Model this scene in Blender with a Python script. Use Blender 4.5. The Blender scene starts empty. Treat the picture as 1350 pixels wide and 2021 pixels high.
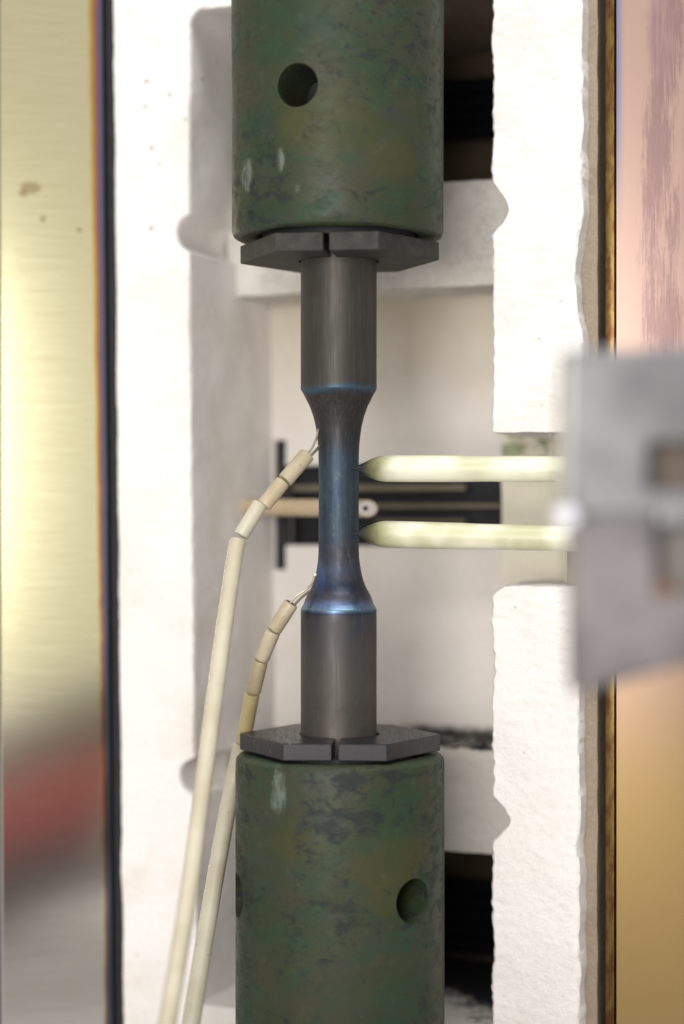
import bpy, bmesh, math, random
from mathutils import Vector, Matrix, noise
R = math.radians
random.seed(4)
S = bpy.context.scene
COL = S.collection
D = 38.0                                   # camera distance to the specimen axis

# ------------------------------------------------------------------ camera
cam_d = bpy.data.cameras.new('camera')
cam = bpy.data.objects.new('camera', cam_d); COL.objects.link(cam)
cam.location = (0, -D, 0); cam.rotation_euler = (R(90), 0, 0)
cam_d.sensor_fit = 'VERTICAL'; cam_d.sensor_height = 36
cam_d.lens = 36 * D / 20.21
cam_d.clip_start = 0.5; cam_d.clip_end = 1000
cam_d.dof.use_dof = True; cam_d.dof.focus_distance = D - 0.45
cam_d.dof.aperture_fstop = cam_d.lens / 1000 / 1.0
S.camera = cam

# ------------------------------------------------------------------ world, lamps, exposure
W = bpy.data.worlds.new("World"); S.world = W; W.use_nodes = True
bg = W.node_tree.nodes['Background']
bg.inputs[0].default_value = (1.0, 0.97, 0.94, 1); bg.inputs[1].default_value = 0.60
S.view_settings.view_transform = 'Standard'; S.view_settings.look = 'None'
S.view_settings.exposure = 0.0; S.view_settings.gamma = 1

def lamp(name, loc, aim, sx, sy, power, col):
    l = bpy.data.lights.new(name, 'AREA'); l.shape = 'RECTANGLE'; l.size = sx; l.size_y = sy
    l.energy = power; l.color = col
    o = bpy.data.objects.new(name, l); COL.objects.link(o)
    o.location = loc
    o.rotation_euler = (Vector(aim) - Vector(loc)).to_track_quat('-Z', 'Y').to_euler()
    return o
lamp('work_lamp', (-9.5, -46, 3), (0, 3, 0), 17, 17, 21500, (1, 0.975, 0.945))
lamp('ceiling_lamp', (5, -17, 54), (0, 2, 0), 34, 20, 23000, (0.93, 0.965, 1.0))

# ------------------------------------------------------------------ node helpers
class M:
    def __init__(s, name, rough=0.6, metal=0.0, col=(0.5, 0.5, 0.5), spec=0.5):
        s.m = bpy.data.materials.new(name); s.m.use_nodes = True
        s.t = s.m.node_tree; s.b = s.t.nodes['Principled BSDF']
        s.b.inputs['Roughness'].default_value = rough; s.b.inputs['Metallic'].default_value = metal
        s.b.inputs['Specular IOR Level'].default_value = spec
        s.b.inputs['Base Color'].default_value = (*col, 1)
        s.pos = s.t.nodes.new('ShaderNodeTexCoord').outputs['Object']
        s.sep = s.t.nodes.new('ShaderNodeSeparateXYZ'); s.t.links.new(s.pos, s.sep.inputs[0])
    def put(s, sock, v):
        if hasattr(v, 'is_output'): s.t.links.new(v, sock)
        elif isinstance(v, tuple): sock.default_value = (*v, 1) if len(v) == 3 and len(sock.default_value) == 4 else v
        else: sock.default_value = v
    def mapped(s, scale=(1, 1, 1), rot=(0, 0, 0), loc=(0, 0, 0)):
        n = s.t.nodes.new('ShaderNodeMapping'); s.t.links.new(s.pos, n.inputs[0])
        n.inputs['Scale'].default_value = scale; n.inputs['Rotation'].default_value = rot; n.inputs['Location'].default_value = loc
        return n.outputs[0]
    def noise(s, scale, detail=4, rough=0.55, dist=0.0, vec=None):
        n = s.t.nodes.new('ShaderNodeTexNoise'); s.t.links.new(vec or s.pos, n.inputs['Vector'])
        n.inputs['Scale'].default_value = scale; n.inputs['Detail'].default_value = detail
        n.inputs['Roughness'].default_value = rough; n.inputs['Distortion'].default_value = dist
        return n.outputs['Fac']
    def voro(s, scale, vec=None, rnd=1.0):
        n = s.t.nodes.new('ShaderNodeTexVoronoi'); s.t.links.new(vec or s.pos, n.inputs['Vector'])
        n.inputs['Scale'].default_value = scale; n.inputs['Randomness'].default_value = rnd
        return n.outputs['Distance']
    def ramp(s, fac, stops):
        n = s.t.nodes.new('ShaderNodeValToRGB'); s.put(n.inputs[0], fac)
        e = n.color_ramp.elements
        while len(e) < len(stops): e.new(0.5)
        for el, (p, c) in zip(e, stops):
            el.position = p; el.color = (*c, 1) if isinstance(c, tuple) else (c, c, c, 1)
        return n.outputs[0]
    def maprange(s, v, a, b, c=0.0, d=1.0, smooth=True):
        n = s.t.nodes.new('ShaderNodeMapRange'); s.put(n.inputs[0], v)
        if smooth: n.interpolation_type = 'SMOOTHSTEP'
        for i, x in enumerate((a, b, c, d)): n.inputs[i + 1].default_value = x
        return n.outputs[0]
    def math(s, op, a, b=0.0, clamp=False):
        n = s.t.nodes.new('ShaderNodeMath'); n.operation = op; n.use_clamp = clamp
        s.put(n.inputs[0], a); s.put(n.inputs[1], b); return n.outputs[0]
    def mix(s, f, a, b, mode='MIX'):
        n = s.t.nodes.new('ShaderNodeMix'); n.data_type = 'RGBA'; n.blend_type = mode
        s.put(n.inputs[0], f); s.put(n.inputs[6], a); s.put(n.inputs[7], b); return n.outputs[2]
    def bump(s, h, strength=0.3, dist=0.05):
        n = s.t.nodes.new('ShaderNodeBump'); s.put(n.inputs['Height'], h)
        n.inputs['Strength'].default_value = strength; n.inputs['Distance'].default_value = dist
        prev = s.b.inputs['Normal']
        if prev.is_linked: s.t.links.new(prev.links[0].from_socket, n.inputs['Normal'])
        s.t.links.new(n.outputs[0], s.b.inputs['Normal'])
    def color(s, v): s.put(s.b.inputs['Base Color'], v)
    def rough(s, v): s.put(s.b.inputs['Roughness'], v)
    def blob(s, x, z, rx, rz, wob=0.0, wsc=3.0):
        """1 inside an ellipse of the x-z plane, soft at the rim"""
        dx = s.math('DIVIDE', s.math('SUBTRACT', s.sep.outputs[0], x), rx)
        dz = s.math('DIVIDE', s.math('SUBTRACT', s.sep.outputs[2], z), rz)
        r = s.math('SQRT', s.math('ADD', s.math('MULTIPLY', dx, dx), s.math('MULTIPLY', dz, dz)))
        if wob: r = s.math('ADD', r, s.math('MULTIPLY', s.math('SUBTRACT', s.noise(wsc, 5, 0.65), 0.5), wob))
        return s.maprange(r, 0.55, 1.1, 1.0, 0.0)

def ceramic(name, base=(0.80, 0.765, 0.735), soot=None, specks=(), strength=0.5, diag=False, stain=(0.62, 0.55, 0.47)):  # soot: extra colour layer, may be soot
    m = M(name, 0.95, 0, base, 0.1)
    big = m.noise(0.55, 4, 0.6)
    c = m.mix(m.maprange(big, 0.45, 0.75, 0, 0.45), base, stain)
    c = m.mix(m.maprange(m.noise(14, 6, 0.7), 0.35, 0.75, 0, 0.22), c, (0.55, 0.47, 0.42))
    v = m.voro(2.3)                                       # sparse pits
    pit = m.math('MULTIPLY', m.maprange(v, 0.03, 0.09, 1, 0), m.maprange(m.noise(1.7, 2), 0.50, 0.56))
    c = m.mix(m.math('MULTIPLY', pit, 0.55), c, (0.22, 0.14, 0.10))
    for (x, z, r) in specks:
        c = m.mix(m.math('MULTIPLY', m.blob(x, z, r, r * 1.2, 0.6, 9), 0.75), c, (0.30, 0.15, 0.09))
    if soot:
        c = soot(m, c)
    m.color(c)
    m.bump(m.noise(26, 6, 0.7), strength, 0.03)
    m.bump(m.noise(5, 5, 0.6), strength, 0.08)
    if diag:
        m.bump(m.noise(1.6, 5, 0.6, vec=m.mapped((1.5, 1.5, 5), (0, R(-38), 0))), 0.25, 0.06)
    return m.m

# ------------------------------------------------------------------ mesh helpers
def obj(name, me, mat, parent=None, smooth=True):
    if isinstance(me, bmesh.types.BMesh):
        b = me; me = bpy.data.meshes.new(name); bmesh.ops.recalc_face_normals(b, faces=b.faces); b.to_mesh(me); b.free()
    if mat: me.materials.append(mat)
    for p in me.polygons: p.use_smooth = smooth
    o = bpy.data.objects.new(name, me); COL.objects.link(o)
    if parent: o.parent = parent
    if smooth:
        for p in me.edges: pass
        try: me.set_sharp_from_angle(angle=R(35))
        except Exception: pass
    return o
def thing(name, label, cat, group=None, loc=(0, 0, 0)):
    o = bpy.data.objects.new(name, None); COL.objects.link(o); o.location = (0, 0, 0)
    o.empty_display_size = 0.3
    return tag(o, label, cat, group)
def tag(o, label, cat, group=None):
    o['label'] = label; o['category'] = cat
    if group: o['group'] = group
    return o
def P(px, py, Y=0.0):
    s = (D + Y) / D
    return Vector(((px - 675) / 100 * s, Y, (1010 - py) / 100 * s))
def lathe(prof, segs=96, cx=0, cy=0, wob=0.0):
    b = bmesh.new(); rings = []
    for (r, z) in prof:
        rings.append([b.verts.new((cx + r * math.cos(2 * math.pi * i / segs), cy + r * math.sin(2 * math.pi * i / segs), z)) for i in range(segs)])
    for a, c in zip(rings, rings[1:]):
        for i in range(segs):
            b.faces.new((a[i], a[(i + 1) % segs], c[(i + 1) % segs], c[i]))
    b.faces.new(rings[0]); b.faces.new(rings[-1])
    return b
def sweep(b, pts, radii, segs=20, cap=True, inner=None):
    """tube along points; radii per point; inner = bore radius: leaves an annular, bored start"""
    pts = [Vector(p) for p in pts]; n = len(pts)
    tang = []
    for i in range(n):
        t = pts[min(i + 1, n - 1)] - pts[max(i - 1, 0)]; tang.append(t.normalized())
    up = Vector((0, -1, 0.1)); up = (up - up.dot(tang[0]) * tang[0]).normalized()
    rings = []
    for i in range(n):
        up = (up - up.dot(tang[i]) * tang[i]).normalized(); side = tang[i].cross(up)
        rings.append([b.verts.new(pts[i] + radii[i] * (math.cos(a) * up + math.sin(a) * side)) for a in [2 * math.pi * k / segs for k in range(segs)]])
    for a, c in zip(rings, rings[1:]):
        for k in range(segs): b.faces.new((a[k], a[(k + 1) % segs], c[(k + 1) % segs], c[k]))
    if cap:
        b.faces.new(rings[-1]); b.faces.new(rings[0])
    return b
def smooth_path(ctrl, n=10):
    out = []; c = [Vector(p) for p in ctrl]
    c = [c[0] * 2 - c[1]] + c + [c[-1] * 2 - c[-2]]
    for i in range(1, len(c) - 2):
        for k in range(n):
            t = k / n; p0, p1, p2, p3 = c[i - 1:i + 3]
            out.append(0.5 * ((2 * p1) + (p2 - p0) * t + (2 * p0 - 5 * p1 + 4 * p2 - p3) * t * t + (3 * p1 - p0 - 3 * p2 + p3) * t ** 3))
    out.append(c[-2]); return out
def box(b, lo, hi, fn=None, bev=0.0):
    old = set(b.verts)
    g = bmesh.ops.create_cube(b, size=1.0)
    for v in g['verts']:
        v.co = Vector([lo[i] + (v.co[i] + 0.5) * (hi[i] - lo[i]) for i in range(3)])
    if bev:
        es = list({e for v in g['verts'] for e in v.link_edges})
        bmesh.ops.bevel(b, geom=es, offset=bev, segments=2, affect='EDGES', profile=0.6)
    if fn:
        for v in b.verts:
            if v not in old: v.co = fn(v.co)
    return b
def cut(o, cutters):
    for c in cutters:
        md = o.modifiers.new('b', 'BOOLEAN'); md.operation = 'DIFFERENCE'; md.solver = 'EXACT'; md.object = c
    dg = bpy.context.evaluated_depsgraph_get(); dg.update()
    me = bpy.data.meshes.new_from_object(o.evaluated_get(dg))
    o.modifiers.clear(); old = o.data; o.data = me; bpy.data.meshes.remove(old)
    for c in cutters:
        bpy.data.objects.remove(c)
    try: me.set_sharp_from_angle(angle=R(35))
    except Exception: pass

# ================================================================== FURNACE (stands turned 22 degrees)
TH = R(22); CU, SU = math.cos(TH), math.sin(TH)
P0 = Vector((3.03, 1.0, 0))
def L(x, d, z):                            # furnace frame -> world
    return Vector((P0.x + CU * x + SU * d, P0.y - SU * x + CU * d, z))
def lx(px, d):                             # furnace x seen at photo column px on depth plane d
    k = (px - 675) / 100 / D
    return (k * (D + P0.y + CU * d) - P0.x - SU * d) / (CU + k * SU)
def lz(px, py, d):
    w = L(lx(px, d), d, 0)
    return (1010 - py) / 100 * (D + w.y) / D
def NV(p, s, a, seed=0):
    q = Vector(p) * s + Vector((seed, 7.3 * seed, -seed))
    return Vector((noise.noise(q), noise.noise(q + Vector((31, 5, 9))), noise.noise(q + Vector((-11, 47, 3))))) * a
def rough_fn(a=0.03, s=1.6, fine=0.012):
    def f(p):
        p = Vector(p); return L(*(p + NV(p, s, a) + NV(p, 7, fine)))
    return f
def rimgrid(b, rows, fn):
    vs = [[b.verts.new(fn(p)) for p in row] for row in rows]
    for r0, r1 in zip(vs, vs[1:]):
        for i in range(len(r0) - 1):
            b.faces.new((r0[i], r0[i + 1], r1[i + 1], r1[i]))

furnace = thing('split_furnace', 'open split furnace lined with white ceramic fibre board behind the test specimen', 'furnace')

XI_L = lx(372, 0)
def xin_left(z):
    x = lx(372, 0) + (0.02 if z > 0 else 0.02) + max(0, (4 - z)) * 0.0125
    for (zc, h, dep) in ((6.02, 0.37, 0.30), (-5.72, 0.37, 0.34)):       # half-round grooves
        t = (z - zc) / h
        if abs(t) < 1: x -= dep * math.sqrt(1 - t * t) ** 0.8
    t = (z - 10.45) / 0.42
    if t > 0: x += 0.42 * (1 - math.sqrt(max(0, 1 - min(t, 1) ** 2)))
    return x
def xin_right(z):
    x = 0.0 + 0.045 * noise.noise(Vector((0, 2.2, z * 1.3))) + 0.03 * noise.noise(Vector((4, 1, z * 6)))
    for (zc, h, dep) in ((6.13, 0.50, 0.34), (-6.20, 0.46, 0.36)):
        t = (z - zc) / h
        if abs(t) < 1: x += dep * (0.5 + 0.5 * math.cos(math.pi * t)) ** 0.55
    return x
def dense(a, b_, n): return [a + (b_ - a) * i / n for i in range(n + 1)]

# left rim: outer side, front face, deep inner wall
def left_spec():
    return [(-3.95, 8.55, .05), (-3.47, 6.9, .05), (-4.02, 7.6, .04)]
specks = []
for (px, py, r) in ((289, 160, .055), (335, 187, .045), (286, 210, .045), (299, 292, .05), (316, 324, .035), (298, 450, .05), (366, 236, .035), (395, 143, .03)):
    w = L(lx(px, 0), 0, lz(px, py, 0)); specks.append((w.x, w.z, r))
mat_rim_l = ceramic('ceramic_board_speckled', specks=specks, strength=0.28)
mat_rim_r = ceramic('ceramic_board_grained', strength=0.5, diag=True)
mat_board = ceramic('ceramic_board', base=(0.66, 0.60, 0.52), strength=0.35, stain=(0.55, 0.50, 0.38))

b = bmesh.new()
def xout_left(z): return lx(222 + (10.2 - z) * 0.9, 0)
rows = []
for z in dense(12.5, -12.5, 420):
    xi = xin_left(z); xo = xout_left(z); row = [(xo, 2.5, z), (xo, 1.0, z), (xo, 0.06, z), (xo + .05, 0.0, z)]
    for t in dense(0.04, 0.97, 16): row.append((xo + (xi - xo) * t, 0, z))
    row += [(xi - .03, 0.008, z), (xi, 0.05, z), (xi + .004, .14, z)]
    for d in dense(0.3, 6.6, 26): row.append((xi, d, z))
    rows.append(row)
rimgrid(b, rows, rough_fn(0.03, 0.9, 0.012))
obj('front_rim', b, mat_rim_l, furnace)['label'] = 'left front edge of the white lining with small brown specks'

# right rim, cut away between two heights for the extensometer
ZN1, ZN0 = lz(985, 853, 0), lz(985, 1156, 0)
def right_rim(z0, z1, n, name):
    b = bmesh.new(); rows = []
    zs = dense(z0, z1, n)
    for z in zs:
        xi = xin_right(z)
        if abs(z - ZN0) < 0.2: xi += 0.25 * (1 - abs(z - ZN0) / 0.2) ** 1.5
        xo = lx(1148, 0) - (0.06 if z < -2 else 0) + 0.04 * noise.noise(Vector((9, 3, z * 1.7)))
        if 3.4 < z < 6.0: xo -= 0.16 * math.sin((z - 3.4) / 2.6 * math.pi) ** 2
        row = []
        for d in dense(6.6, 0.3, 20): row.append((xi, d, z))
        row += [(xi + .002, .12, z), (xi + .01, 0.05, z), (xi + .05, 0.0, z)]
        for t in dense(0.05, 0.96, 18): row.append((xi + (xo - xi) * t, 0, z))
        row += [(xo - .04, 0.01, z), (xo, 0.06, z), (xo, 0.6, z), (xo, 2.5, z)]
        rows.append(row)
    # end shelf faces
    def capz(row, z):
        return [[p for p in row], [(p[0] + (0.9 if p[0] < 0.9 else 0) * 0 + 0, 5.0 if p[1] < 5 else p[1], z) for p in row]]
    rimgrid(b, rows, rough_fn(0.045, 1.1, 0.016))
    zc = z1 if abs(z1) < 3 else z0
    xi = xin_right(zc); xo = lx(1148, 0)
    g = [[(xi + (xo - xi) * t, d, zc) for t in dense(0, 1, 14)] for d in dense(0.03, 5, 24)]
    rimgrid(b, g, rough_fn(0.045, 1.1, 0.016))
    obj('front_rim', b, mat_rim_r, furnace)['label'] = name
right_rim(12.5, ZN1, 220, 'upper length of the bright right front edge of the lining')
right_rim(ZN0, -12.5, 220, 'lower length of the right front edge with slanting grain')

def slab(name, x0, x1, d0, d1, z0, z1, mat, label=None, n=(40, 10, 24), amp=0.03):
    """rough-surfaced block in the furnace frame, all six sides gridded"""
    b = bmesh.new(); f = rough_fn(amp, 1.4, amp * 0.45)
    X, Dd, Z = dense(x0, x1, n[0]), dense(d0, d1, n[1]), dense(z0, z1, n[2])
    for z in (z0, z1): rimgrid(b, [[(x, d, z) for x in X] for d in Dd], f)
    for d in (d0, d1): rimgrid(b, [[(x, d, z) for x in X] for z in Z], f)
    for x in (x0, x1): rimgrid(b, [[(x, d, z) for d in Dd] for z in Z], f)
    bmesh.ops.remove_doubles(b, verts=b.verts, dist=0.0005)
    o = obj(name, b, mat, furnace)
    if label: o['label'] = label
    return o

# blocks crossing the channel
def soot_top(ztop, thick):
    def f(m, c):
        zz = m.math('ADD', m.sep.outputs[2], m.math('MULTIPLY', m.math('SUBTRACT', m.noise(3.0, 6, 0.7), 0.5), 0.30))
        k = m.maprange(zz, ztop - thick, ztop - thick + 0.08)
        k = m.math('MULTIPLY', k, m.maprange(m.noise(6, 5, 0.7), 0.25, 0.5))
        return m.mix(k, c, (0.018, 0.018, 0.02))
    return f
def soot_patch(m, c):
    e = m.math('ADD', m.math('MULTIPLY', m.math('SUBTRACT', m.noise(1.3, 8, 0.8), 0.5), 4.5), m.math('SUBTRACT', m.sep.outputs[0], 2.5))
    e = m.math('ADD', e, m.math('MULTIPLY', m.math('SUBTRACT', m.sep.outputs[1], 3.0), 0.5))
    return m.mix(m.maprange(e, -0.2, 0.9), c, (0.016, 0.016, 0.018))
def brown_lintel(m, c):  # brown deepening towards the right
    e = m.math('ADD', m.math('MULTIPLY', m.math('SUBTRACT', m.noise(0.8, 4, 0.6), 0.5), 1.5), m.sep.outputs[0])
    return m.mix(m.math('MULTIPLY', m.maprange(e, -1.5, 2.6), 0.93), c, (0.10, 0.065, 0.04))
ZB1, ZB0 = 7.17, 4.90
ZC1, ZC0 = -5.11, -7.38
ZTOP, ZBOT = 10.85, -10.62
def grime(m, c):
    k = m.math('MULTIPLY', m.maprange(m.noise(22, 6, 0.8), 0.42, 0.62), m.maprange(m.noise(0.9, 4, 0.6), 0.35, 0.6))
    return m.mix(m.math('MULTIPLY', k, 0.6), c, (0.22, 0.20, 0.16))
def shade_and_soot(m, c):
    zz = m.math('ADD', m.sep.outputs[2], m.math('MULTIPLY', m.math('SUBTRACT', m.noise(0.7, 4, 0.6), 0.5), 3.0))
    c = m.mix(m.maprange(zz, 1.2, 5.2, 0, 0.6), c, (0.42, 0.36, 0.24))  # painted shade: yellow-grey darkening beneath the upper block
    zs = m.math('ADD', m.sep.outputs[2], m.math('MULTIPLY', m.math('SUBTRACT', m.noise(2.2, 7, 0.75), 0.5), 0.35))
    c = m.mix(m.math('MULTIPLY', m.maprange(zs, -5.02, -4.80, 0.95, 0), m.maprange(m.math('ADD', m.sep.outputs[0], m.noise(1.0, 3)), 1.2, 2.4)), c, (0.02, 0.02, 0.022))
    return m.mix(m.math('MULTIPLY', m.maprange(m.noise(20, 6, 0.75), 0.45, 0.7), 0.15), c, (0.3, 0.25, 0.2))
mat_blk = ceramic('lining_block_board', base=(0.72, 0.69, 0.64), strength=0.8, soot=grime)
mat_blk2 = ceramic('lining_block_sooty', base=(0.55, 0.52, 0.48), strength=0.6, soot=soot_top(ZC1, 0.07))
mat_shelf = ceramic('lining_shelf_sooty', base=(0.68, 0.65, 0.60), strength=0.6, soot=soot_patch)
slab('lining_block', XI_L - .2, 0.6, 2.4, 6.25, ZB0, ZB1, mat_blk, 'grey-white block crossing the channel behind the upper collar', (60, 18, 26))
slab('lining_block', XI_L - .1, 0.6, 2.4, 6.25, ZC0, ZC1, mat_blk2, 'block behind the lower collar with soot along its top edge', (60, 18, 26))
slab('lining_block', XI_L - .2, 0.6, 0.05, 6.25, ZTOP, 13.0, ceramic('lining_lintel', strength=0.5, soot=brown_lintel), 'topmost block of the lining at the upper edge of the picture', (60, 24, 10))
slab('lining_block', XI_L - .2, 0.6, 0.05, 6.25, -13.0, ZBOT, mat_shelf, 'lowest block with soot smears on its top', (60, 24, 10))

# back panel with the T-shaped slot
DB = 4.3
mat_back = ceramic('back_panel_board', base=(0.70, 0.655, 0.615), strength=0.3, stain=(0.62, 0.58, 0.48), soot=shade_and_soot)
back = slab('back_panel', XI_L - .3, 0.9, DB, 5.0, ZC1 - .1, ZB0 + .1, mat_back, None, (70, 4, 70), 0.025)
def cutbox(px0, px1, py0, py1, d0, d1):
    b = bmesh.new()
    x0, x1 = lx(px0, DB), lx(px1, DB)
    z1, z0 = lz(px0, py0, DB), lz(px0, py1, DB)
    box(b, (x0, d0, z0), (x1, d1, z1), fn=lambda p: L(*p))
    return obj('cutter', b, None, None, False)
c1 = cutbox(562, 1180, 918, 1076, 3.8, 5.4); c2 = cutbox(542, 564.5, 868, 1124, 3.8, 5.4)
cut(back, [c1, c2])
dark = M('near_black_fill', 0.7, 0.0, (0.012, 0.013, 0.015), 0.3); dark.color(dark.mix(dark.noise(3, 5), (0.008, 0.008, 0.01), (0.03, 0.03, 0.034)))  # near-black, stands in for shade in slot, gaps and holes
strip = M('slot_strip', 0.6, 0.0, (0.10, 0.075, 0.045)); strip.color(strip.mix(strip.noise(2, 4), (0.10, 0.085, 0.055), (0.2, 0.165, 0.11)))
b = bmesh.new(); box(b, (lx(520, DB), 5.5, lz(600, 1150, DB)), (lx(1250, DB), 5.7, lz(600, 840, DB)), fn=lambda p: L(*p))
obj('slot_shade_plate', b, dark.m, furnace, False)
for (py, h, xa, xb, dd) in ((962, 12, 570, 918, 4.8), (998, 9, 600, 1010, 5.1), (1028, 7, 740, 918, 5.1)):
    b = bmesh.new(); zc = lz(800, py, dd); hh = h / 200 * 1.2
    box(b, (lx(xa, dd), dd, zc - hh), (lx(xb, dd), dd + .18, zc + hh), fn=lambda p: L(*p), bev=0.02)
    obj('slot_strip', b, strip.m, furnace, False)
b = bmesh.new(); box(b, (lx(536, DB), DB + .12, lz(555, 1135, DB)), (lx(566, DB), DB + .2, lz(555, 858, DB)), fn=lambda p: L(*p))  # dark plate added to put shade into the narrow slit
obj('slot_shade_plate', b, dark.m, furnace, False)
# floor of the extensometer notch
def notch_tint(m, c):
    k = m.math('MULTIPLY', m.maprange(m.noise(1.3, 5, 0.65), 0.42, 0.62), m.maprange(m.sep.outputs[2], 0.3, 1.6))  # greenish dark patches, stronger towards the top
    return m.mix(m.math('MULTIPLY', k, 0.8), c, (0.16, 0.20, 0.08))
mat_notch = ceramic('notch_board', base=(0.76, 0.72, 0.58), strength=0.4, soot=notch_tint)
slab('notch_block', lx(990, 4), lx(1230, 4), 4.0, 7.4, ZN0 - .3, ZN1 + .35, mat_notch, 'cream block at the bottom of the notch for the extensometer rods', (20, 14, 30), 0.02)

# dark heater niches
niche = M('niche_wall', 0.9, 0, (0.05, 0.035, 0.022), 0.1)
niche.color(niche.mix(niche.noise(0.8, 4), (0.045, 0.033, 0.02), (0.085, 0.065, 0.042)))
coilm = M('heating_element_black', 0.9, 0.0, (0.005, 0.005, 0.007), 0.05)
for (za, zb, rods) in ((ZB1 - .1, ZTOP + .1, (9.95, 9.60, 9.25, 8.9)), (ZBOT - .1, ZC0 + .1, (-8.75, -9.1, -9.45, -9.8, -10.15))):
    b = bmesh.new(); box(b, (XI_L - .3, 6.2, za), (0.9, 6.6, zb), fn=lambda p: L(*p))
    obj('niche_wall', b, niche.m, furnace, False)
    for z in rods:
        b = bmesh.new(); sweep(b, [L(XI_L + .1, 5.6, z), L(-3, 5.6, z), L(0.3, 5.6, z)], [.178] * 3, 16)
        obj('heating_element', b, coilm.m, furnace)

# metal casing panels either side of the lining
def brushed(name, colfn, rough=0.3, along='x'):
    m = M(name, rough, 1.0)
    st = m.noise(1.0, 6, 0.7, vec=m.mapped((0.7, 0.7, 26)) if along == 'x' else m.mapped((22, 1, 0.5)))
    m.color(colfn(m, st))
    m.bump(st, 0.10 if along == 'x' else 0.15, 0.004)
    return m
def gold(m, st):
    c = m.mix(m.maprange(st, 0.3, 0.7), (0.76, 0.70, 0.42), (0.88, 0.82, 0.54))
    c = m.mix(m.maprange(m.sep.outputs[2], -2.5, -7.5), c, m.mix(m.maprange(st, 0.3, 0.7), (0.62, 0.59, 0.54), (0.74, 0.71, 0.66)))  # yellow reflection painted into the upper part, neutral steel below
    for (px, py, rx, rz) in ((66, 375, .24, .16), (88, 435, .08, .09), (158, 455, .07, .07), (50, 386, .12, .10)):
        w = P(px, py, 4.4); c = m.mix(m.math('MULTIPLY', m.blob(w.x, w.z, rx, rz, 0.9, 4), 0.55), c, (0.34, 0.22, 0.08))
    # heat tint: width grows towards the top
    e = m.math('SUBTRACT', PLX, m.sep.outputs[0])
    wz = m.maprange(m.sep.outputs[2], -9, 11, 0.10, 0.46, False)
    t = m.math('DIVIDE', m.math('ADD', e, m.math('MULTIPLY', m.math('SUBTRACT', m.noise(1.4, 5, 0.6), 0.5), 0.10)), wz)
    tint = m.ramp(t, [(0.0, (0.10, 0.11, 0.13)), (0.30, (0.18, 0.20, 0.27)), (0.52, (0.30, 0.17, 0.28)), (0.72, (0.60, 0.30, 0.10)), (0.88, (0.80, 0.55, 0.15)), (1.0, (0.84, 0.77, 0.48))])
    return m.mix(m.maprange(t, 0.93, 1.05), tint, c)
PLX = P(214, 1010, 4.4).x
gold_m = brushed('brushed_steel_yellow_sheen', gold, 0.145)
b = bmesh.new()
x0, x1 = P(-60, 1010, 4.4).x, PLX
rows = []
for z in dense(12.6, -12.6, 50):
    lean = (z) * -0.010
    xl_ = P(5 + max(0, -z) * 0.3, 1010, 4.4).x
    rows.append([(xl_ - .01, 4.62, z), (xl_, 4.45, z), (xl_ + .05, 4.40, z)] + [(xl_ + (x1 + lean - xl_) * t, 4.40 + .0 * t, z) for t in dense(0.05, 0.965, 12)] + [(x1 + lean - .03, 4.405, z), (x1 + lean, 4.45, z), (x1 + lean, 4.62, z)])
rimgrid(b, rows, lambda p: Vector((p[0], p[1] - (PLX - p[0]) * 0.185, p[2])))
obj('casing_panel', b, gold_m.m, furnace)['label'] = 'brushed steel panel with painted yellow reflection left of the lining with heat tinted edge'
b = bmesh.new(); box(b, (-8.6, 4.7, -13), (P(238, 0, 4.8).x + .2, 4.9, 13))  # dark sheet that paints the shade of the left gap
ob = obj('gap_shade_sheet', b, dark.m, furnace, False); ob['label'] = 'dark sheet standing in for the shaded gap behind the left steel panel'

# right: beige gasket strip, dark gap, brass edge, copper coloured panel
gask = ceramic('gasket_board', base=(0.27, 0.22, 0.16), strength=0.5, stain=(0.17, 0.13, 0.09))
slab('gasket_strip', lx(1120, .5), lx(1179, .5), 0.5, 1.4, -13, 13, gask, 'beige strip between the lining and the copper coloured panel', (8, 3, 160), 0.02)
b = bmesh.new(); box(b, (lx(1160, 1), 1.2, -13), (lx(1420, 1), 1.4, 13), fn=lambda p: L(*p))  # dark sheet in place of shade in the right gap
obj('gap_shade_sheet', b, dark.m, furnace, False)
brass = M('tarnished_brass_edge', 0.35, 0.9, (0.35, 0.24, 0.08))
brass.color(brass.mix(brass.maprange(brass.noise(2.2, 5, 0.7, vec=brass.mapped((3, 3, 1))), 0.4, 0.62), (0.20, 0.13, 0.04), (0.12, 0.05, 0.02)))
b = bmesh.new(); box(b, (lx(1195, .5), 0.48, -13), (lx(1213, .5), 1.0, 13), fn=lambda p: L(*p), bev=0.03)
obj('edge_strip', b, brass.m, furnace)
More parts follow.
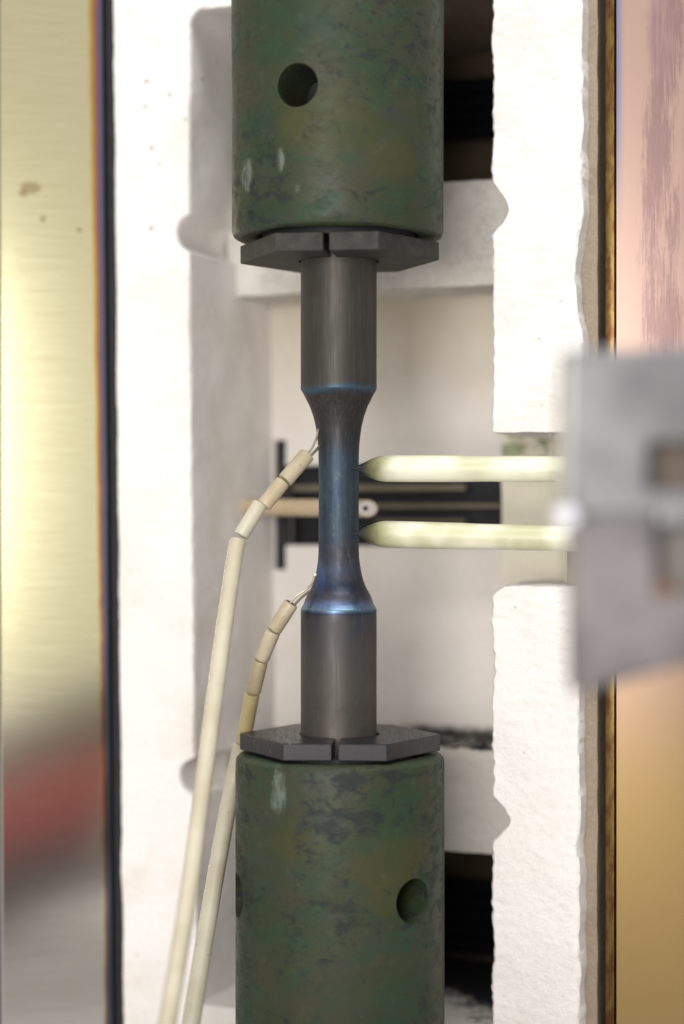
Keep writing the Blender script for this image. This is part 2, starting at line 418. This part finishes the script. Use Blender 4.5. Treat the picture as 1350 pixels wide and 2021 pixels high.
def copper(m, st):
    zf = m.maprange(m.sep.outputs[2], -6.5, -1.5)
    c = m.mix(zf, (0.36, 0.24, 0.095), (0.37, 0.25, 0.205))
    # dark purple tarnish, ragged and vertical
    n1 = m.noise(1.0, 7, 0.72, 0.4, vec=m.mapped((2.2, 2.2, 0.45)))
    fine = m.noise(1.0, 6, 0.8, vec=m.mapped((34, 34, 1.1)))
    k = m.math('ADD', m.math('MULTIPLY', n1, 0.50), m.math('MULTIPLY', fine, 0.50))
    w = L(lx(1312, 0.6), 0.6, 0)
    near = m.maprange(m.math('ABSOLUTE', m.math('SUBTRACT', m.sep.outputs[0], w.x)), 0.1, 0.8, 0.08, -0.10)
    top = m.maprange(m.sep.outputs[2], 0.0, 3.5, -0.15, 0.0)
    k = m.math('ADD', m.math('ADD', k, near), top)
    c = m.mix(m.math('MULTIPLY', m.maprange(k, 0.50, 0.62), 0.75), c, (0.20, 0.12, 0.125))
    w2 = L(lx(1306, .6), .6, 0).x
    c = m.mix(m.math('MULTIPLY', m.blob(w2, 9.6, .32, 1.3, 1.3, 1.6), 0.5), c, (0.25, 0.15, 0.16))
    e = m.math('SUBTRACT', m.sep.outputs[0], L(lx(1213, .45), .45, 0).x)
    up = m.maprange(m.sep.outputs[2], 5.0, 8.5)
    ed = m.math('MULTIPLY', m.maprange(e, 0.03, 0.22, 0.85, 0), up)
    return m.mix(ed, c, (0.13, 0.16, 0.27))
cop = brushed('copper_tinted_steel', copper, 0.45, 'z'); cop.b.inputs['Metallic'].default_value = 0.7
b = bmesh.new(); box(b, (lx(1216, .45), 0.45, -13), (lx(1500, .45), 0.7, 13), fn=lambda p: L(p[0], p[1] + (p[0] - lx(1216, .45)) * 0.34, p[2]), bev=0.03)
obj('casing_panel', b, cop.m, furnace)['label'] = 'copper coloured steel panel with purple tarnish right of the lining'

# ================================================================== GRIPS
def patina(name, seed, marks, yellow, band):
    m = M(name, 0.5, 0.0, (0.07, 0.085, 0.05), 0.22)
    off = (seed, seed * 2.0, seed * 0.7)
    a = m.noise(0.75, 5, 0.6, 0.3, vec=m.mapped((1, 1, 1), loc=off))
    c = m.ramp(a, [(0.30, (0.045, 0.075, 0.045)), (0.45, (0.062, 0.078, 0.040)), (0.58, (0.088, 0.080, 0.050)), (0.72, (0.060, 0.072, 0.048))])
    g = m.noise(1.5, 5, 0.6, vec=m.mapped((1, 1, 1.3), loc=(seed + 5, 0, 3)))
    c = m.mix(m.maprange(g, 0.42, 0.74, 0, 0.8), c, (0.044, 0.095, 0.060))
    g2 = m.noise(1.1, 5, 0.6, vec=m.mapped((1, 1, 1.3), loc=(seed - 8, 2, 6)))
    c = m.mix(m.maprange(g2, 0.52, 0.68, 0, 0.6), c, (0.075, 0.072, 0.062))
    for (x, z, rx, rz) in yellow:
        c = m.mix(m.math('MULTIPLY', m.blob(x, z, rx, rz, 1.6, 1.1), 0.5), c, (0.105, 0.092, 0.030))
    # dark navy flecks, drawn out along the turning marks
    f1 = m.noise(1.0, 6, 0.68, 0.5, vec=m.mapped((2.6, 2.6, 4.4), loc=off))
    reg = m.noise(0.6, 3, vec=m.mapped(loc=(seed, 4, 1)))
    k = m.math('ADD', f1, m.maprange(reg, 0.38, 0.62, -0.10, 0.05))
    for (zc, hz) in band:
        k = m.math('ADD', k, m.maprange(m.math('ABSOLUTE', m.math('SUBTRACT', m.sep.outputs[2], zc)), 0, hz, 0.09, 0.0))
    c = m.mix(m.maprange(k, 0.545, 0.675, 0, 0.75), c, (0.030, 0.034, 0.044))
    f3 = m.noise(1.0, 6, 0.75, 0.3, vec=m.mapped((6, 6, 9), loc=(seed, 1, 4)))
    c = m.mix(m.math('MULTIPLY', m.maprange(f3, 0.54, 0.64, 0, 0.7), m.maprange(reg, 0.42, 0.60)), c, (0.032, 0.036, 0.045))
    f2 = m.noise(1.0, 5, 0.7, vec=m.mapped((9, 9, 24)))
    c = m.mix(m.maprange(f2, 0.55, 0.75, 0, 0.5), c, (0.035, 0.038, 0.04))
    c = m.mix(m.maprange(m.noise(3.5, 5, 0.65), 0.55, 0.75, 0, 0.35), c, (0.14, 0.15, 0.12))
    for (x, z, rx, rz, al) in marks:
        s1 = m.noise(1.0, 5, 0.7, vec=m.mapped((12, 12, 2.5)))
        c = m.mix(m.math('MULTIPLY', m.blob(x, z, rx, rz, 1.3, 3), m.maprange(s1, 0.35, 0.6, al * 0.2, al)), c, (0.42, 0.44, 0.42))
    c = m.mix(1.0, c, (0.42, 0.47, 0.41), 'MULTIPLY')
    m.color(c)
    m.bump(m.noise(1.0, 5, 0.6, vec=m.mapped((3, 3, 30))), 0.12, 0.02)
    m.bump(m.noise(9, 5, 0.6), 0.12, 0.03)
    m.rough(m.maprange(f1, 0.4, 0.65, 0.46, 0.66))
    return m.m
grp_grip = 'green patinated cylindrical grips'
def grip(prof, cx, mat, holes, label):
    t = thing('specimen_grip', label, 'grip', grp_grip)
    o = obj('grip_body', lathe(prof, 128, cx, 0), mat, t)
    cs = []
    for (az, z, r) in holes:
        b = bmesh.new()
        dirv = Vector((math.sin(az), -math.cos(az), 0)); org = Vector((cx, 0, z))
        sweep(b, [org - dirv * 1.2, org + dirv * 2.6], [r, r], 48)
        cs.append(obj('cutter', b, None))
    cut(o, cs)
    z_in = [h[1] for h in holes]
    b = lathe([(0.7, min(z_in) - .35), (0.7, max(z_in) + .35)], 48, cx, 0)  # dark core added so the holes look deep in shade
    obj('hole_shade_core', b, dark.m, t)
    bv = o.modifiers.new('edge', 'BEVEL'); bv.width = 0.035; bv.segments = 2; bv.limit_method = 'ANGLE'; bv.angle_limit = R(40)
    return t
RU = 2.085
mu = patina('green_patina_upper', 3.0,
            [((492 - 675) / 100, 6.45, .13, .36, 0.55), ((559 - 675) / 100, 6.62, .09, .26, 0.6), ((592 - 675) / 100, 6.05, .06, .12, .35)],
            [(-0.3, 7.3, 1.2, 0.9), (-0.9, 7.2, 0.35, 0.35), (0.9, 6.6, .5, .5)], [(6.1, .8)])
prof_u = [(1.55, 5.52), (1.62, 5.40), (1.88, 5.375), (1.97, 5.375), (2.05, 5.42), (RU, 5.52), (RU, 6.5), (RU, 8), (RU + .01, 9.5), (RU + .02, 13)]
grip(prof_u, -0.085, mu, [(R(-21.5), 8.42 * 36 / 38 + .02, .41)], 'upper green patinated grip cylinder with one round hole facing forward')
RL = 2.06
ml = patina('green_patina_lower', 8.0,
            [((556 - 675) / 100, -5.25, .16, .50, 0.55)],
            [(1.0, -7.2, 0.6, 0.6), (0.9, -6.6, .9, .5), (-0.9, -6.2, .7, .4)], [(-5.0, .25), (-5.9, .7)])
prof_l = [(RL, -13), (RL, -9), (RL, -7), (RL, -4.95), (2.045, -4.84), (1.98, -4.775), (1.9, -4.76), (1.6, -4.76), (1.5, -4.85)]
grip(prof_l, -0.04, ml, [(R(43), -7.70 * 36.4 / 38, .43), (R(-77), -7.47, .43)], 'lower green patinated grip cylinder with two holes near its sides')

# ================================================================== HEX COLLARS (split in two halves)
hexm = M('dark_collar_steel', 0.30, 0.0, (0.20, 0.195, 0.19), 0.28)
hexm.color(hexm.mix(hexm.noise(2.5, 5, 0.6), (0.011, 0.011, 0.013), (0.017, 0.0165, 0.018)))
dust = hexm.math('MULTIPLY', hexm.maprange(hexm.voro(9), 0.06, 0.12, 1, 0), hexm.maprange(hexm.math('ADD', hexm.noise(2.0, 3), hexm.blob(-1.35, -4.4, .45, .3)), 0.75, 0.95))
hexm.color(hexm.mix(dust, hexm.mix(hexm.noise(2.5, 5, 0.6), (0.011, 0.011, 0.013), (0.017, 0.0165, 0.018)), (0.5, 0.5, 0.48)))
st = hexm.noise(1.0, 5, 0.7, vec=hexm.mapped((30, 2, 2))); hexm.rough(hexm.maprange(st, 0.3, 0.7, 0.26, 0.42)); hexm.bump(st, 0.06, 0.01)
hexu = M('pale_collar_steel', 0.6, 0.0, (0.16, 0.155, 0.14), 0.2)
hexu.color(hexu.mix(hexu.maprange(hexu.noise(3.5, 6, 0.7), 0.35, 0.65), (0.024, 0.024, 0.021), (0.042, 0.040, 0.034)))
hexu.bump(hexu.noise(8, 5), 0.15, 0.02)
def collar(cx, z0, z1, rot, mat, hub_z, label):
    t = thing('hex_collar', label, 'collar', 'split hexagonal collars on the specimen')
    Rc = 1.985; slot = 0.055; hole = 0.785
    for side in (1, -1):
        # half hexagon polygon in a frame whose slot runs along local Y
        out = []
        vs = [Vector((Rc * math.sin(R(a)), -Rc * math.cos(R(a)))) for a in (30, 90, 150)]   # front-right, right, rear-right
        fx = slot
        yf = -Rc * math.cos(R(30))
        poly = [Vector((fx, yf))] + vs + [Vector((fx, -yf))]
        arc = []
        a0 = math.asin(slot / hole)
        for k in range(25):
            a = math.pi - a0 - (math.pi - 2 * a0) * k / 24
            arc.append(Vector((hole * math.sin(a), hole * -math.cos(a)) ))
        poly += arc
        poly = [Vector((p.x * side, p.y)) for p in poly]
        b = bmesh.new()
        ca, sa = math.cos(R(rot)), math.sin(R(rot))
        lo = [b.verts.new((cx + p.x * ca - p.y * sa, p.x * sa + p.y * ca, z0)) for p in poly]
        hi = [b.verts.new((v.co.x, v.co.y, z1)) for v in lo]
        b.faces.new(lo); b.faces.new(hi)
        n = len(lo)
        for i in range(n): b.faces.new((lo[i], lo[(i + 1) % n], hi[(i + 1) % n], hi[i]))
        o = obj('collar_half', b, mat, t, False)
        bv = o.modifiers.new('edge', 'BEVEL'); bv.width = 0.022; bv.segments = 2; bv.limit_method = 'ANGLE'; bv.angle_limit = R(40)
    b = lathe([(1.5, hub_z[0]), (1.5, hub_z[1])], 64, cx, 0)
    obj('collar_neck', b, dark.m, t)
    return t
# azimuth of the slot seen from the front: rot is anticlockwise from above
collar(-0.06, 4.93, 5.29, -8, hexu.m, (5.29, 5.52), 'upper split hexagonal collar directly under the upper grip')
collar(-0.045, -4.70, -4.37, -3, hexm.m, (-4.80, -4.70), 'lower split hexagonal collar lying on the lower grip')

# ================================================================== SPECIMEN
sm = M('heat_tinted_steel', 0.34, 0.65, spec=0.3)
zc = sm.sep.outputs[2]
edge_amp = sm.maprange(sm.math('ABSOLUTE', sm.math('SUBTRACT', zc, -1.85)), 0.12, 0.4, 0.06, 0.22)
nz = sm.math('ADD', zc, sm.math('MULTIPLY', sm.math('SUBTRACT', sm.noise(1.3, 4, 0.6, vec=sm.mapped((1, 1, 0.6))), 0.5), edge_amp))
fac = sm.maprange(nz, -5.5, 5.5, 0, 1, False)
def f(z): return (z + 5.5) / 11
tc = sm.ramp(fac, [(f(-5), (0.20, 0.185, 0.17)), (f(-3.2), (0.185, 0.175, 0.165)), (f(-2.25), (0.15, 0.145, 0.15)), (f(-2.02), (0.14, 0.14, 0.155)), (f(-1.955), (0.06, 0.09, 0.22)), (f(-1.90), (0.45, 0.75, 1.0)), (f(-1.80), (0.38, 0.55, 1.0)), (f(-1.70), (0.24, 0.25, 0.33)), (f(-1.45), (0.13, 0.13, 0.16)), (f(-1.15), (0.12, 0.165, 0.25)),  # bright shoulder ring: heat tint plus a painted highlight
                   (f(-0.85), (0.12, 0.12, 0.14)), (f(-0.4), (0.11, 0.155, 0.205)), (f(0.4), (0.095, 0.155, 0.21)), (f(1.0), (0.09, 0.15, 0.22)), (f(1.35), (0.085, 0.10, 0.12)), (f(1.8), (0.095, 0.09, 0.09)), (f(2.3), (0.09, 0.088, 0.09)),
                   (f(2.40), (0.12, 0.24, 0.36)), (f(2.52), (0.135, 0.135, 0.125)), (f(5), (0.15, 0.14, 0.125))])
pale = sm.noise(1.0, 6, 0.75, vec=sm.mapped((11, 11, 5)))
gz = sm.maprange(sm.math('ABSOLUTE', zc), 0.9, 1.35, 1, 0)
tc = sm.mix(sm.math('MULTIPLY', sm.maprange(pale, 0.52, 0.70, 0, 0.6), gz), tc, (0.30, 0.38, 0.38))
bs = sm.noise(1.0, 5, 0.6, vec=sm.mapped((2.2, 2.2, 1.6), loc=(4, 4, 2)))
tc = sm.mix(sm.math('MULTIPLY', sm.maprange(bs, 0.50, 0.66, 0, 0.6), sm.math('MULTIPLY', sm.maprange(zc, -2.6, -2.0), sm.maprange(zc, 1.4, 0.9))), tc, (0.05, 0.10, 0.22))
tc = sm.mix(sm.maprange(sm.noise(1.0, 5, 0.7, vec=sm.mapped((20, 20, 0.7))), 0.48, 0.72, 0, 0.42), tc, (0.30, 0.265, 0.22))
tc = sm.mix(sm.math('MULTIPLY', sm.blob(-.44, -1.30, .13, .50, 1.0, 3), 0.4), tc, (0.16, 0.36, 0.85))
tc = sm.mix(sm.math('MULTIPLY', sm.maprange(sm.noise(2.2, 6, 0.7), 0.45, 0.7, 0, 0.45), sm.maprange(sm.math('ABSOLUTE', zc), 2.1, 2.7)), tc, (0.12, 0.105, 0.085))
tc = sm.mix(1.0, tc, (0.40, 0.385, 0.375), 'MULTIPLY'); sm.color(tc)
sm.rough(sm.maprange(sm.noise(1.0, 5, 0.6, vec=sm.mapped((8, 8, 1))), 0.3, 0.7, 0.42, 0.54))
band = sm.maprange(sm.math('ABSOLUTE', sm.math('SUBTRACT', zc, -1.7)), 0.1, 0.5, 1, 0)
sm.put(sm.b.inputs['Metallic'], sm.maprange(band, 0, 1, 0.65, 0.95, False))
sm.rough(sm.math('SUBTRACT', sm.maprange(sm.noise(1.0, 5, 0.6, vec=sm.mapped((8, 8, 1))), 0.3, 0.7, 0.50, 0.60), sm.math('MULTIPLY', band, 0.16)))
sm.bump(sm.noise(1.0, 4, 0.6, vec=sm.mapped((1, 1, 60))), 0.10, 0.01)
CX = -0.065
spec = [(.75, -5.0), (.75, -1.935), (.746, -1.912), (.725, -1.875), (.69, -1.81), (.655, -1.71), (.615, -1.62), (.565, -1.53), (.522, -1.445), (.480, -1.32), (.448, -1.19), (.425, -1.06), (.408, -.93), (.400, -.80), (.398, -.6),
        (.396, 0), (.396, .6), (.398, 1.0), (.402, 1.18), (.412, 1.36), (.430, 1.52), (.458, 1.70), (.50, 1.88), (.535, 1.98), (.575, 2.09), (.62, 2.18), (.665, 2.27), (.705, 2.345), (.738, 2.395), (.75, 2.42), (.75, 5.3)]
# refine the profile so the fillets stay smooth
def refine(pr, n=4):
    out = []
    for i in range(len(pr) - 1):
        p0 = pr[max(i - 1, 0)]; p1 = pr[i]; p2 = pr[i + 1]; p3 = pr[min(i + 2, len(pr) - 1)]
        if abs(p1[1] - p2[1]) > 0.35: out.append(p1); continue
        for k in range(n):
            t = k / n
            out.append(tuple(0.5 * (2 * p1[j] + (p2[j] - p0[j]) * t + (2 * p0[j] - 5 * p1[j] + 4 * p2[j] - p3[j]) * t * t + (3 * p1[j] - p0[j] - 3 * p2[j] + p3[j]) * t ** 3) if j == 0 else p1[1] + (p2[1] - p1[1]) * t for j in (0, 1)))
    out.append(pr[-1]); return out
so = obj('test_specimen', lathe([spec[0]] + refine(spec[1:-1], 4) + [spec[-1]], 128, CX, 0), sm.m)
tag(so, 'waisted round steel test bar with blue heat tint at its narrow middle', 'specimen')

# ================================================================== THERMOCOUPLES
def bead_mat(name, c1, c2, seed):
    m = M(name, 0.42, 0, c1, 0.4)
    c = m.mix(m.maprange(m.noise(1.1, 4, 0.6, vec=m.mapped(loc=(seed, 0, 0))), 0.35, 0.65), c1, c2)
    sp = m.math('MULTIPLY', m.maprange(m.voro(3.2, vec=m.mapped((1, 1, .8), loc=(seed, 1, 2))), 0.03, 0.12, 1, 0), m.maprange(m.noise(2.3, 3), 0.48, 0.55))
    c = m.mix(m.math('MULTIPLY', sp, 0.6), c, (0.22, 0.15, 0.09))
    scr = m.noise(1.0, 6, 0.75, vec=m.mapped((3, 3, 9), (0, R(35), 0), (seed, 2, 0)))
    c = m.mix(m.maprange(scr, 0.63, 0.70, 0, 0.55), c, (0.20, 0.16, 0.11))
    m.color(c); m.bump(m.noise(9, 3), 0.05, 0.01); return m.m
bm_a = bead_mat('ceramic_bead_cream', (0.36, 0.30, 0.20), (0.45, 0.385, 0.28), 1)
bm_b = bead_mat('ceramic_bead_tan', (0.30, 0.24, 0.14), (0.41, 0.34, 0.225), 4)
bm_c = bead_mat('ceramic_bead_pale', (0.40, 0.38, 0.28), (0.46, 0.43, 0.33), 7)
bm_y = bead_mat('ceramic_bead_yellow', (0.33, 0.26, 0.10), (0.42, 0.34, 0.17), 9)
bm_s = bead_mat('ceramic_sheath', (0.41, 0.365, 0.265), (0.47, 0.43, 0.33), 12)
holem = M('bead_hole', 0.9, 0, (0.03, 0.02, 0.015), 0.1).m
wirem = M('thermocouple_wire', 0.4, 0.8, (0.42, 0.35, 0.27)).m
wirem2 = M('thermocouple_wire_dark', 0.45, 0.7, (0.20, 0.17, 0.14)).m
def bead(parent, a, c, r, mat, bores=False):
    a, c = Vector(a), Vector(c); ax = (c - a).normalized()
    b = bmesh.new(); e = 0.025
    pts = [a, a + ax * e * .4, a + ax * e * 1.4] + [a.lerp(c, t) for t in (0.25, 0.5, 0.75)] + [c - ax * e * 1.4, c - ax * e * .4, c]
    sweep(b, pts, [r - e, r - e * .35, r, r, r * 1.01, r, r, r - e * .35, r - e], 28)
    o = obj('ceramic_bead', b, mat, parent)
    if bores:
        up = Vector((0, -1, 0.1)); up = (up - up.dot(ax) * ax).normalized(); side = ax.cross(up)
        for s in (-1, 1):
            q = a + side * (s * r * 0.36)
            bb = bmesh.new(); sweep(bb, [q - ax * 0.004, q + ax * 0.02], [0.055, 0.055], 14)
            obj('bead_bore', bb, holem, o)
    return o
def wire(parent, pts, r, mat, ball=None):
    b = bmesh.new(); pp = smooth_path(pts, 8); sweep(b, pp, [r] * len(pp), 10)
    return obj('wire', b, mat, parent)
grp_tc = 'thermocouples touching the specimen from the left'
t1 = thing('thermocouple', 'upper and longer thermocouple with cream ceramic beads reaching the narrow middle of the specimen', 'thermocouple', grp_tc)
bead(t1, P(607, 896, -.35), P(562, 948, -.55), .158, bm_a, True)
bead(t1, P(559, 950, -.56), P(520, 998, -.70), .150, bm_b)
bead(t1, P(514, 993, -.72), P(475, 1057, -.85), .150, bm_c)
path = smooth_path([P(470, 1064, -.9), P(463, 1100, -1.0), P(443, 1235, -1.5), P(425, 1369, -2.1), P(400, 1555, -2.9), P(369, 1783, -4.0), P(330, 2021, -5.0), P(316, 2110, -5.4)], 8)
b = bmesh.new(); sweep(b, path, [.135] + [.158] * (len(path) - 1), 28)
obj('sheath', b, bm_s, t1)
wire(t1, [P(604, 899, -.35), P(601, 900, -.37), P(613, 888, -.34), P(623, 868, -.28), P(628, 850, -.2), P(631, 835, -.1)], .022, wirem)
wire(t1, [P(606, 904, -.38), P(612, 900, -.38), P(621, 891, -.32), P(631, 880, -.2)], .028, wirem2)
t2 = thing('thermocouple', 'lower and shorter thermocouple with tan beads reaching the lower shoulder of the specimen', 'thermocouple', grp_tc)
bead(t2, P(575, 1190, -.35), P(541, 1243, -.25), .148, bm_a, True)
bead(t2, P(540, 1245, -.25), P(516, 1301, -.05), .145, bm_a)
bead(t2, P(515, 1303, -.05), P(500, 1366, .15), .145, bm_b)
bead(t2, P(498, 1367, .2), P(480, 1464, .65), .150, bm_y)
path = smooth_path([P(477, 1467, .75), P(471, 1496, .8), P(457, 1560, .75), P(434, 1680, .1), P(408, 1830, -1.1), P(377, 2021, -2.8), P(366, 2100, -3.4)], 8)
b = bmesh.new(); sweep(b, path, [.14] + [.170] * (len(path) - 1), 28)
obj('sheath', b, bm_s, t2)
wire(t2, [P(572, 1196, -.35), P(573, 1190, -.36), P(586, 1175, -.38), P(604, 1163, -.38), P(616, 1150, -.34), P(621, 1136, -.30)], .020, wirem)
wire(t2, [P(580, 1196, -.36), P(584, 1190, -.36), P(596, 1178, -.36), P(614, 1164, -.42)], .026, wirem2)
b = bmesh.new(); bmesh.ops.create_icosphere(b, subdivisions=2, radius=.04, matrix=Matrix.Translation(P(622, 1134, -.30)))
obj('weld_bead', b, M('weld_bead', 0.35, 0.7, (0.75, 0.72, 0.66)).m, t2)

# control thermocouple lying across behind the specimen
t3 = thing('control_thermocouple', 'horizontal cream ceramic tube behind the specimen with an open bored end', 'thermocouple')
bt = bead_mat('ceramic_tube_tan', (0.46, 0.35, 0.21), (0.52, 0.41, 0.27), 15)
A, B_ = P(470, 1000, 6.4), P(724, 1003, 3.0)
b = bmesh.new(); ax = (B_ - A).normalized()
sweep(b, [A, A.lerp(B_, .3), A.lerp(B_, .7), B_], [.19] * 4, 32)
for v in b.verts:                                        # oblique cut of the free end
    if (v.co - B_).length < 0.25: v.co += ax * ((v.co - B_).y * 1.15)
obj('tube', b, bt, t3)
nrm = None
b = bmesh.new()
upv = Vector((0, 0, 1)); hor = Vector((ax.x * 1.15 * 0 + 0, 0, 0))
# elliptical white rim on the cut and the dark bore in it
cutdir = (Vector((0, 1, 0)) - ax * ax.y); cutdir.normalize()
yv = cutdir.y * 0.19
e1 = cutdir * 0.19 + ax * (cutdir.y * 0.19 * 1.15); nrm = e1.cross(upv).normalized()
if nrm.y > 0: nrm = -nrm
def ell(k1, k2, off, cx=0.0):
    b = bmesh.new(); c0 = B_ + nrm * off + e1 * cx
    b.faces.new([b.verts.new(c0 + e1 * k1 * math.cos(2 * math.pi * i / 32) + upv * .19 * k2 * math.sin(2 * math.pi * i / 32)) for i in range(32)])
    g = bmesh.ops.extrude_face_region(b, geom=list(b.faces)); 
    for v in [x for x in g['geom'] if isinstance(x, bmesh.types.BMVert)]: v.co += nrm * 0.006
    return b
obj('cut_face', ell(.84, .84, .002), M('ceramic_cut_face', 0.8, 0, (0.80, 0.74, 0.70)).m, t3)
obj('bore', ell(.22, .26, .010, -.12), holem, t3)

# ================================================================== EXTENSOMETER
ext = thing('extensometer', 'extensometer with two pale pointed ceramic rods on a blurred grey metal bracket', 'extensometer')
rm = M('extensometer_ceramic', 0.42, 0, (0.72, 0.72, 0.48), 0.45)
xx = rm.sep.outputs[0]
nn = rm.noise(0.9, 2, 0.5)
c = rm.mix(rm.maprange(nn, 0.35, 0.65), (0.48, 0.465, 0.29), (0.70, 0.68, 0.54))
c = rm.mix(rm.maprange(rm.noise(0.8, 4, 0.6, vec=rm.mapped((1, 1, 1), loc=(3, 3, 3))), 0.5, 0.7, 0, 0.6), c, (0.70, 0.68, 0.56))
xw = rm.math('ADD', xx, rm.math('MULTIPLY', rm.math('SUBTRACT', rm.noise(4, 4), 0.5), 0.25))
c = rm.mix(rm.maprange(xw, 0.50, 1.15, 1, 0), c, (0.16, 0.16, 0.06))
c = rm.mix(rm.maprange(xw, 0.36, 0.74, 1, 0), c, (0.018, 0.018, 0.021))
rm.color(c); rm.bump(rm.noise(3, 4), 0.1, 0.03)
for (ty, ey) in ((924, 926), (1052, 1066)):
    tip = P(692, ty, -.36); end = P(1260, ey, -1.9)
    ax = (end - tip).normalized(); Lf = (end - tip).length
    b = bmesh.new()
    prof = [(0.0, .003), (.05, .019), (.14, .056), (.25, .106), (.37, .163), (.47, .206), (.55, .234), (.62, .250), (.72, .260), (1.2, .260), (2.2, .255), (2.5, .246), (2.8, .243), (3.1, .248), (3.6, .246)]
    sweep(b, [tip + ax * s for s, r in prof] + [end], [r for s, r in prof] + [.235], 40)
    obj('contact_rod', b, rm.m, ext)
al = M('machined_aluminium', 0.5, 0.6, (0.42, 0.415, 0.42), 0.3)
al.color(al.mix(al.maprange(al.noise(0.6, 4, 0.6), 0.35, 0.65), (0.125, 0.124, 0.13), (0.20, 0.198, 0.20)))
al.rough(al.maprange(al.noise(0.5, 3), 0.3, 0.7, 0.34, 0.5)); al.bump(al.noise(2, 4), 0.06, 0.04)
al2 = M('worn_aluminium', 0.55, 0.5, (0.36, 0.32, 0.32), 0.3)
al2.color(al2.mix(al2.maprange(al2.noise(0.55, 4, 0.6), 0.35, 0.65), (0.10, 0.092, 0.096), (0.175, 0.16, 0.16)))
b = bmesh.new(); box(b, (P(1200, 1000, -3).x, -12.0, -1.0), (P(1290, 1000, -3).x, -1.5, 1.4), bev=.06)
obj('rod_holder', b, al.m, ext)
brn = M('brown_insert', 0.7, 0.0, (0.085, 0.064, 0.048)).m
YB = -13.5
def polyplate(name, pts, y0, y1, mat, parent, bev=0.06, label=None):
    b = bmesh.new()
    f_ = [b.verts.new(Vector((P(px, py, y0).x, y0, P(px, py, y0).z))) for px, py in pts]
    k = [b.verts.new((v.co.x, y1, v.co.z)) for v in f_]
    b.faces.new(f_); b.faces.new(k); n = len(f_)
    for i in range(n): b.faces.new((f_[i], f_[(i + 1) % n], k[(i + 1) % n], k[i]))
    o = obj(name, b, mat, parent, False)
    if bev:
        bv = o.modifiers.new('edge', 'BEVEL'); bv.width = bev; bv.segments = 3; bv.limit_method = 'ANGLE'; bv.angle_limit = R(40)
    if label: o['label'] = label
    return o
polyplate('bracket_plate', [(1117, 690), (1480, 680), (1480, 874), (1282, 874), (1282, 966), (1480, 966), (1480, 1010), (1110, 1022)], YB, YB + .9, al.m, ext, .06, 'upper bracket plate with a rectangular cut-out')
polyplate('bracket_insert', [(1275, 870), (1480, 870), (1480, 970), (1275, 970)], YB + .45, YB + .8, brn, ext, 0.02)
polyplate('bracket_plate', [(1130, 1024), (1298, 1008), (1298, 1170), (1325, 1172), (1480, 1150), (1480, 1278), (1136, 1372)], YB - .3, YB + .5, al2.m, ext, .07, 'lower bracket plate with a slanting bottom edge')
polyplate('bracket_bar', [(1300, 1000), (1480, 992), (1480, 1034), (1300, 1036)], YB - .35, YB + .3, al.m, ext, 0.05)
polyplate('bracket_insert', [(1290, 1030), (1480, 1030), (1480, 1200), (1290, 1200)], YB + .2, YB + .45, M('tan_insert', 0.7, 0.0, (0.13, 0.115, 0.105)).m, ext, 0.02)
b = bmesh.new(); c0 = P(1119, 1019, YB - .4); sweep(b, [c0, c0 + Vector((0, .9, 0))], [.13, .13], 28)
o = obj('pivot_pin', b, M('bright_pin', 0.3, 0.8, (0.70, 0.71, 0.76)).m, ext)
b = bmesh.new(); c0 = P(1312, 1163, YB - .42); sweep(b, [c0, c0 + Vector((0, .5, 0))], [.07, .07], 24)
obj('set_screw', b, M('orange_brown_screw', 0.5, 0.2, (0.22, 0.085, 0.02)).m, ext)

# ================================================================== unseen red case and bench, added to give the left panel its reflection
case = thing('reflection_case', 'tilted red case with black lid and base, unseen, added for its reflection low in the left steel panel', 'reflected case')
def lean(p):
    a = R(13); x, z = p[0] + 3, p[2] + 9.6
    return Vector((x * math.cos(a) - z * math.sin(a) - 3, p[1], x * math.sin(a) + z * math.cos(a) - 9.6))
for nm, z0, z1, mt in (('reflection_case_lid', -8.75, -6.9, None), ('reflection_case_body', -11.3, -8.8, 'red'), ('reflection_case_base', -13.6, -11.35, None)):
    b = bmesh.new(); box(b, (-9, -22, z0), (3.0, -18, z1), fn=lean, bev=.25)
    if mt: mm = M('reflection_case_red', 0.5, 0, (0.50, 0.035, 0.02)).m
    else: mm = bpy.data.materials.get('black_plastic') or M('black_plastic', 0.5, 0, (0.02, 0.02, 0.022)).m
    obj(nm, b, mm, case)
b = bmesh.new(); box(b, (-40, -32, -15.2), (30, -12, -14.45), bev=.1)
o = obj('reflection_bench', b, M('reflection_bench_top', 0.5, 0, (0.55, 0.54, 0.52)).m)
tag(o, 'pale bench top under the red case, unseen, added for its reflection at the foot of the left steel panel', 'bench')
